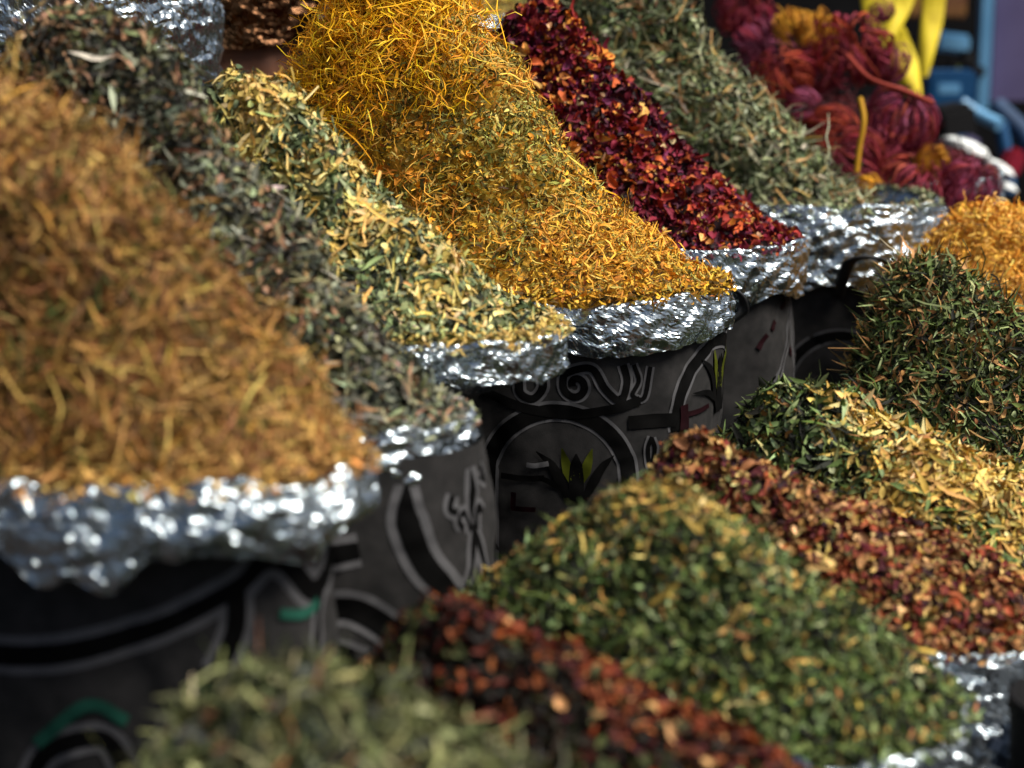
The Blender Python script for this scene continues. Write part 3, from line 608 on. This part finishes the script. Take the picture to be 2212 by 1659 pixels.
# ------------------------------------------------------------------ dried flower heads
FLM = HERB
def flower(px, py, rp, depth, cols, label, seed, ax=None, stem=True):
    rng = np.random.default_rng(seed); c = at(px, py, depth); R = 1.02 * rp / FPX * depth
    ax = np.array(ax if ax is not None else rng.normal(size=3) * .5 + np.array([.2, -.5, .7])); ax /= np.linalg.norm(ax)
    x = np.cross(ax, [.3, .5, .1]); x /= np.linalg.norm(x); y = np.cross(ax, x)
    root = empty('dried_flower', c - ax * R, label, 'dried flower', 'crimson dried flower heads')
    mb = MB(); rows = 12
    for shell, n in ((1.0, 46), (.8, 22), (.55, 10)):
        for k in range(n):
            lam = rng.uniform(0, 2 * math.pi); top = rng.uniform(1.9, 2.75) if shell > .9 else rng.uniform(1.6, 2.6)
            q = np.linspace(0, 1, rows); th = math.pi - top * q ** .9
            rr = R * shell * (1 + .09 * rng.normal() + .03 * np.sin(q * 14 + rng.uniform(0, 6)) - .22 * np.clip(q - .75, 0, 1) * 4 * rng.uniform(.2, 1))
            la = lam + rng.normal() * .3 * q + .07 * np.sin(q * 9 + rng.uniform(0, 6))
            p = c + ax * (np.cos(th) * rr)[:, None] + (np.sin(th) * rr)[:, None] * (np.cos(la)[:, None] * x + np.sin(la)[:, None] * y)
            p = np.vstack([c - ax * R * .98, p[1:]])
            b, tpc = lin(cols[rng.integers(len(cols))]), lin(cols[rng.integers(len(cols))]) * (1.9 if rng.uniform() < .3 else 1)
            col = (b[None] * (1 - q[:, None]) + tpc[None] * q[:, None]) * rng.uniform(.75, 1.2)
            sides = 4
            rad = R * rng.uniform(.034, .05) * (1.1 - .5 * q)
            mb.tube(p, rad, sides, 0, None); mb.c[-3][:, :3] = np.tile(col, (sides, 1)); mb.c[-2][:, :3] = col[0]; mb.c[-1][:, :3] = col[-1]
    mb.build('petals', FLM, root)
    if stem:
        st = MB(); d = -ax + rng.normal(size=3) * .3; p0 = c - ax * R * .95
        st.tube(np.array([p0, p0 + d * R * .5, p0 + d * R * 1.0 + rng.normal(size=3) * R * .1]), [R * .07, R * .05, R * .04], 6, 0, lin(cols[0])); st.build('stem', FLM, root)
CR = ['#6e1a2c', '#84283c', '#5a1424', '#90384a', '#8c3428']; PU_ = ['#742c48', '#904a66', '#601e36', '#842c3a']; OR_ = ['#8a341c', '#963e24', '#742418', '#741e2c']; OC = ['#b07c1c', '#c89428', '#946414', '#a86c18']
FLW = [(1612, 22, 62, 3.75, CR, 'crimson flower head at the top, touching the grey green herb'), (1650, 100, 62, 3.72, PU_, 'dim purple flower head left of the ochre ones'),
       (1712, 62, 42, 3.66, OC, 'ochre yellow flower head, left of the ochre pair'), (1768, 66, 44, 3.68, OC, 'golden ochre flower head beside the biggest crimson one'),
       (1690, 165, 62, 3.6, OR_, 'orange red flower head below the ochre pair'), (1760, 150, 55, 3.66, CR, 'crimson flower head between the orange and the biggest one'),
       (1838, 100, 78, 3.6, CR + ['#a04028'], 'biggest crimson flower head, just under the yellow ribbon'), (1922, 128, 44, 3.62, PU_ + ['#946414'], 'small mauve flower head with ochre heart at the ribbon end'),
       (1795, 285, 56, 3.56, OR_, 'orange flower head beside the dark gap'), (1842, 345, 66, 3.48, CR, 'dark crimson flower head behind the ochre stalk'),
       (1950, 255, 74, 3.5, PU_ + ['#a84a34'], 'open mauve flower head with splayed pink threads'), (1968, 395, 66, 3.40, CR + ['#a0503c'], 'ribbed crimson flower head resting on the foil rim'),
       (2093, 400, 62, 3.42, PU_ + ['#8c3434'], 'crimson flower head at the right end of the foil rim'), (2074, 368, 40, 3.50, PU_, 'mauve flower head in front of the white tubs'),
       (2012, 345, 36, 3.50, OC, 'ochre flower head between the two on the foil'), (1880, 412, 34, 3.36, OC, 'small yellow flower tuft on the foil next to green herb'),
       (1900, 340, 50, 3.52, CR, 'shaded crimson flower head in the middle of the cluster'), (1905, 20, 26, 3.75, PU_, 'tiny pink flower tip against the yellow ribbon'),
       (1735, 240, 46, 3.58, PU_, 'mauve flower head on the green herb edge')]
for i, (px, py, rp, dp, cols, lb) in enumerate(FLW): flower(px, py, rp, dp, cols, lb, 300 + i)
st = MB(); st.tube(catmull([at(1830, 120, 3.5), at(1880, 170, 3.42), at(1950, 195, 3.40), at(2015, 222, 3.42)], 8), .0045, 6, 0, lin('#8c3428'))
tag(st.build('flower_stalk', HERB, loc=at(1830, 120, 3.5)), 'long red stalk lying across the dark gap between flowers', 'stalk')
st = MB(); st.tube(catmull([at(1858, 212, 3.38), at(1866, 260, 3.36), at(1856, 320, 3.36), at(1850, 372, 3.36)], 8), .005, 6, 0, lin('#a87c14'))
tag(st.build('flower_stalk', HERB, loc=at(1850, 372, 3.36)), 'upright ochre stalk in front of the crimson flowers', 'stalk')

# ------------------------------------------------------------------ far background
def bx(name, px, py, depth, w, h, d, mat, label, cat, rz=0., roll=0., bev=.01):
    bpy_me = bpy.data.meshes.new(name); import bmesh
    b = bmesh.new(); bmesh.ops.create_cube(b, size=1)
    for v in b.verts: v.co = Vector((v.co.x * w, v.co.y * d, v.co.z * h))
    bmesh.ops.bevel(b, geom=b.edges[:], offset=bev, segments=2, affect='EDGES'); b.to_mesh(bpy_me); b.free()
    bpy_me.materials.append(mat); o = bpy.data.objects.new(name, bpy_me); C.objects.link(o); o.location = at(px, py, depth); o.rotation_euler = (0, roll, rz)
    return tag(o, label, cat) if label else o
YEL = simple('yellow_ribbon', '#c8b010', '#dcc820', 12, .7)
def ribbon3(pts, w, label):
    c = catmull(pts, 8); mb = MB(); n = len(c)
    side = np.array([.93, .1, .05]); tk = np.array([0, .012, 0])
    wv = np.interp(np.linspace(0, 1, n), np.linspace(0, 1, len(w)), w)[:, None]
    fold = np.sin(np.linspace(0, 5, n))[:, None] * .03 * np.array([0, 1, 0])
    G = np.stack([c - side * wv - tk, c + fold - tk, c + side * wv - tk, c + side * wv + tk, c + fold + tk, c - side * wv + tk], 0)
    mb.grid(G, 0, None, closed_u=True); return tag(mb.build('ribbon', YEL, loc=c[0]), label, 'ribbon', 'yellow ribbons')
ribbon3([at(1905, -60, 4.3), at(1905, 20, 4.3), at(1903, 95, 4.3)], [.055, .045, .018], 'broad bright yellow ribbon hanging behind the biggest crimson flower')
ribbon3([at(1975, -60, 4.2), at(1945, 20, 4.2), at(1905, 105, 4.2)], [.022, .022, .018], 'yellow ribbon slanting in front of the broad one')
ribbon3([at(1925, 60, 4.35), at(1950, 130, 4.35), at(1972, 205, 4.35)], [.03, .034, .02], 'lower olive yellow ribbon tail ending above the red stalk')
ribbon3([at(2022, -60, 4.5), at(2012, 50, 4.5), at(1990, 165, 4.5)], [.028, .025, .014], 'narrow straight yellow ribbon nearest the pale blue lid')
LIL = simple('lilac_paint', '#544a70', '#60567c', 6, .6); PBL = simple('pale_blue_paint', '#5c94bc', '#6ca4cc', 6, .4); BLU = simple('blue_plastic', '#083c64', '#0c4a78', 6, .4)
NAVY = simple('navy_cloth', '#0c2c4c', '#123a5e', 8, .7); BLK = simple('black_plastic', '#08080a', '#101012', 8, .8, spec=.15); WHT = simple('white_plastic', '#e0e6e4', '#eef2f0', 8, .35); RED = simple('red_plastic', '#8c0c28', '#a01432', 8, .5)
def ground_post(name, px0, px1, ybot, depth, mat, label, cat, thick=.2):
    a_, b_ = at(px0, ybot, depth), at(px1, ybot, depth); mb = MB()
    mb.box((a_[0], a_[1], -1.0 if ybot > 900 else a_[2]), (b_[0], b_[1] + thick, 1.2), 0)
    return tag(mb.build(name, mat, loc=(a_[0], a_[1], a_[2])), label, cat)
ground_post('post', 2140, 2260, 218, 6.0, LIL, 'wide lilac painted post at the top right corner', 'post')
ground_post('post', 2112, 2136, 235, 5.95, PBL, 'slim pale blue post beside the lilac one', 'post', .05)
bx('counter', 2000, 330, 7.6, 3.0, 1.6, .4, BLK, 'black counter front far behind the flowers', 'counter', bev=.02)
bx('lid', 2052, 92, 6.3, .12, .06, .06, PBL, 'pale blue box lid standing on the black counter', 'lid', roll=.12, rz=.3)
bx('carton', 2020, 10, 6.6, .2, .09, .06, simple('ochre_card', '#9c7414', '#5a2430', 9, .6), 'ochre and brown carton above the pale blue lid', 'carton')
cr = empty('crate', at(2045, 190, 5.6), 'small blue crate with pale label right of the yellow ribbon', 'crate')
o = bx('crate_body', 2048, 190, 5.6, .14, .10, .10, BLU, None, None); o.parent = cr; o.location = o.location - cr.location
o = bx('crate_label', 2050, 192, 5.5, .062, .03, .01, PBL, None, None, bev=.003); o.parent = cr; o.location = o.location - cr.location
tr = empty('trolley', at(2120, 260, 5.4), 'dark folded trolley with one pale blue bar', 'trolley')
mb = MB(); mb.tube([at(2075, 222, 5.4), at(2110, 245, 5.4), at(2160, 270, 5.35)], .018, 8); mb.build('bar', PBL, tr)
mb = MB(); mb.tube([at(2150, 230, 5.5), at(2212, 290, 5.45), at(2240, 330, 5.4)], .03, 8); mb.build('frame', NAVY, tr)
mb = MB(); mb.tube([at(2160, 265, 5.4), at(2175, 340, 5.4), at(2180, 420, 5.4)], .02, 8); mb.build('leg', BLU, tr)
bx('bag', 2088, 148, 5.9, .13, .10, .10, BLK, 'black bag behind the blue crate, between the ribbon and the blue post', 'bag', rz=.5, roll=.2, bev=.04)
bx('lime', 2070, 152, 5.7, .028, .026, .028, simple('lime_peel', '#5c6c10', '#6c7c18', 9, .5), 'small yellow green fruit against the black bag', 'fruit', bev=.011)
bx('packet', 2092, 318, 4.9, .05, .06, .04, simple('lilac_card', '#5c5878', '#6c6888', 9, .6), 'grey lilac packet beside the bright blue cloth', 'packet', roll=.5, bev=.01)
bx('box', 2050, 268, 5.2, .12, .10, .10, BLK, 'black box below the pale blue trolley bar', 'box', rz=.4, roll=-.15, bev=.015)
bx('blue_cloth', 2065, 318, 5.0, .10, .05, .08, BLU, 'bright blue folded cloth behind the white tubs', 'cloth', roll=-.2, bev=.02)
bx('cup', 2186, 350, 5.2, .055, .075, .05, RED, 'dark red cup beside the trolley leg', 'cup', roll=.4, bev=.012)
def tub(px, py, w, h, depth, label, roll):
    mb = MB(); c = at(px, py, depth); k = depth / FPX; n = 28; m = 14
    th = np.linspace(0, 2 * math.pi, n + 1)[:-1]; q = np.linspace(0, 1, m)
    rad = np.where(q < .75, np.sqrt(np.clip(q / .75, 0, 1)), 1 - (q - .75) * .5); zz = np.where(q < .75, -1 + 1.7 * (q / .75) ** 2, .7 - (q - .75) * 5.)
    X = rad[None] * np.cos(th)[:, None] * w * k; Y = rad[None] * np.sin(th)[:, None] * w * k; Zz = zz[None] * h * k + 0 * X
    P = np.stack([X * math.cos(roll) + Zz * math.sin(roll), Y, -X * math.sin(roll) - Zz * math.cos(roll)], -1) + c
    mb.grid(P, 0, None, closed_u=True); tag(mb.build('tub', WHT, loc=c), label, 'tub', 'stack of white tubs')
tub(2084, 318, 56, 20, 4.5, 'topmost and widest white upturned tub behind the mauve flower', .25)
tub(2152, 360, 42, 17, 4.5, 'second white tub, half way down the slanting stack', .35)
tub(2165, 398, 34, 13, 4.5, 'third white tub, just above the smallest', .3)
tub(2150, 432, 24, 11, 4.5, 'smallest white tub at the foot of the stack', .2)
# lower right corner
def bucket(px, py, depth, R, hgt, mat, label):
    c = at(px, py, depth); mb = MB(); th = np.linspace(0, 2 * math.pi, 40)[:-1]
    pr = [(0, -hgt), (.8, -hgt), (.92, -hgt * .5), (1, 0), (1.03, 0), (1.03, .012), (.96, .012), (.88, -hgt * .5), (0, -hgt * .95)]
    P = np.stack([np.stack([R * a * np.cos(th), R * a * np.sin(th), 0 * th + z], -1) for a, z in pr], 1) + c
    mb.grid(P, 0, None, closed_u=True); tag(mb.build('bucket', mat, loc=c - np.array([0, 0, hgt])), label, 'bucket')
bucket(2330, 1535, 1.62, .055, .2, BLK, 'round black bucket at the right edge beside the silver foil')
bx('blue_cloth', 2162, 1612, 1.80, .045, .035, .05, simple('dark_navy_cloth', '#06182c', '#0a2138', 60, .9), 'navy blue cloth between the foil and the black bucket', 'cloth', roll=.5, rz=.4, bev=.012)
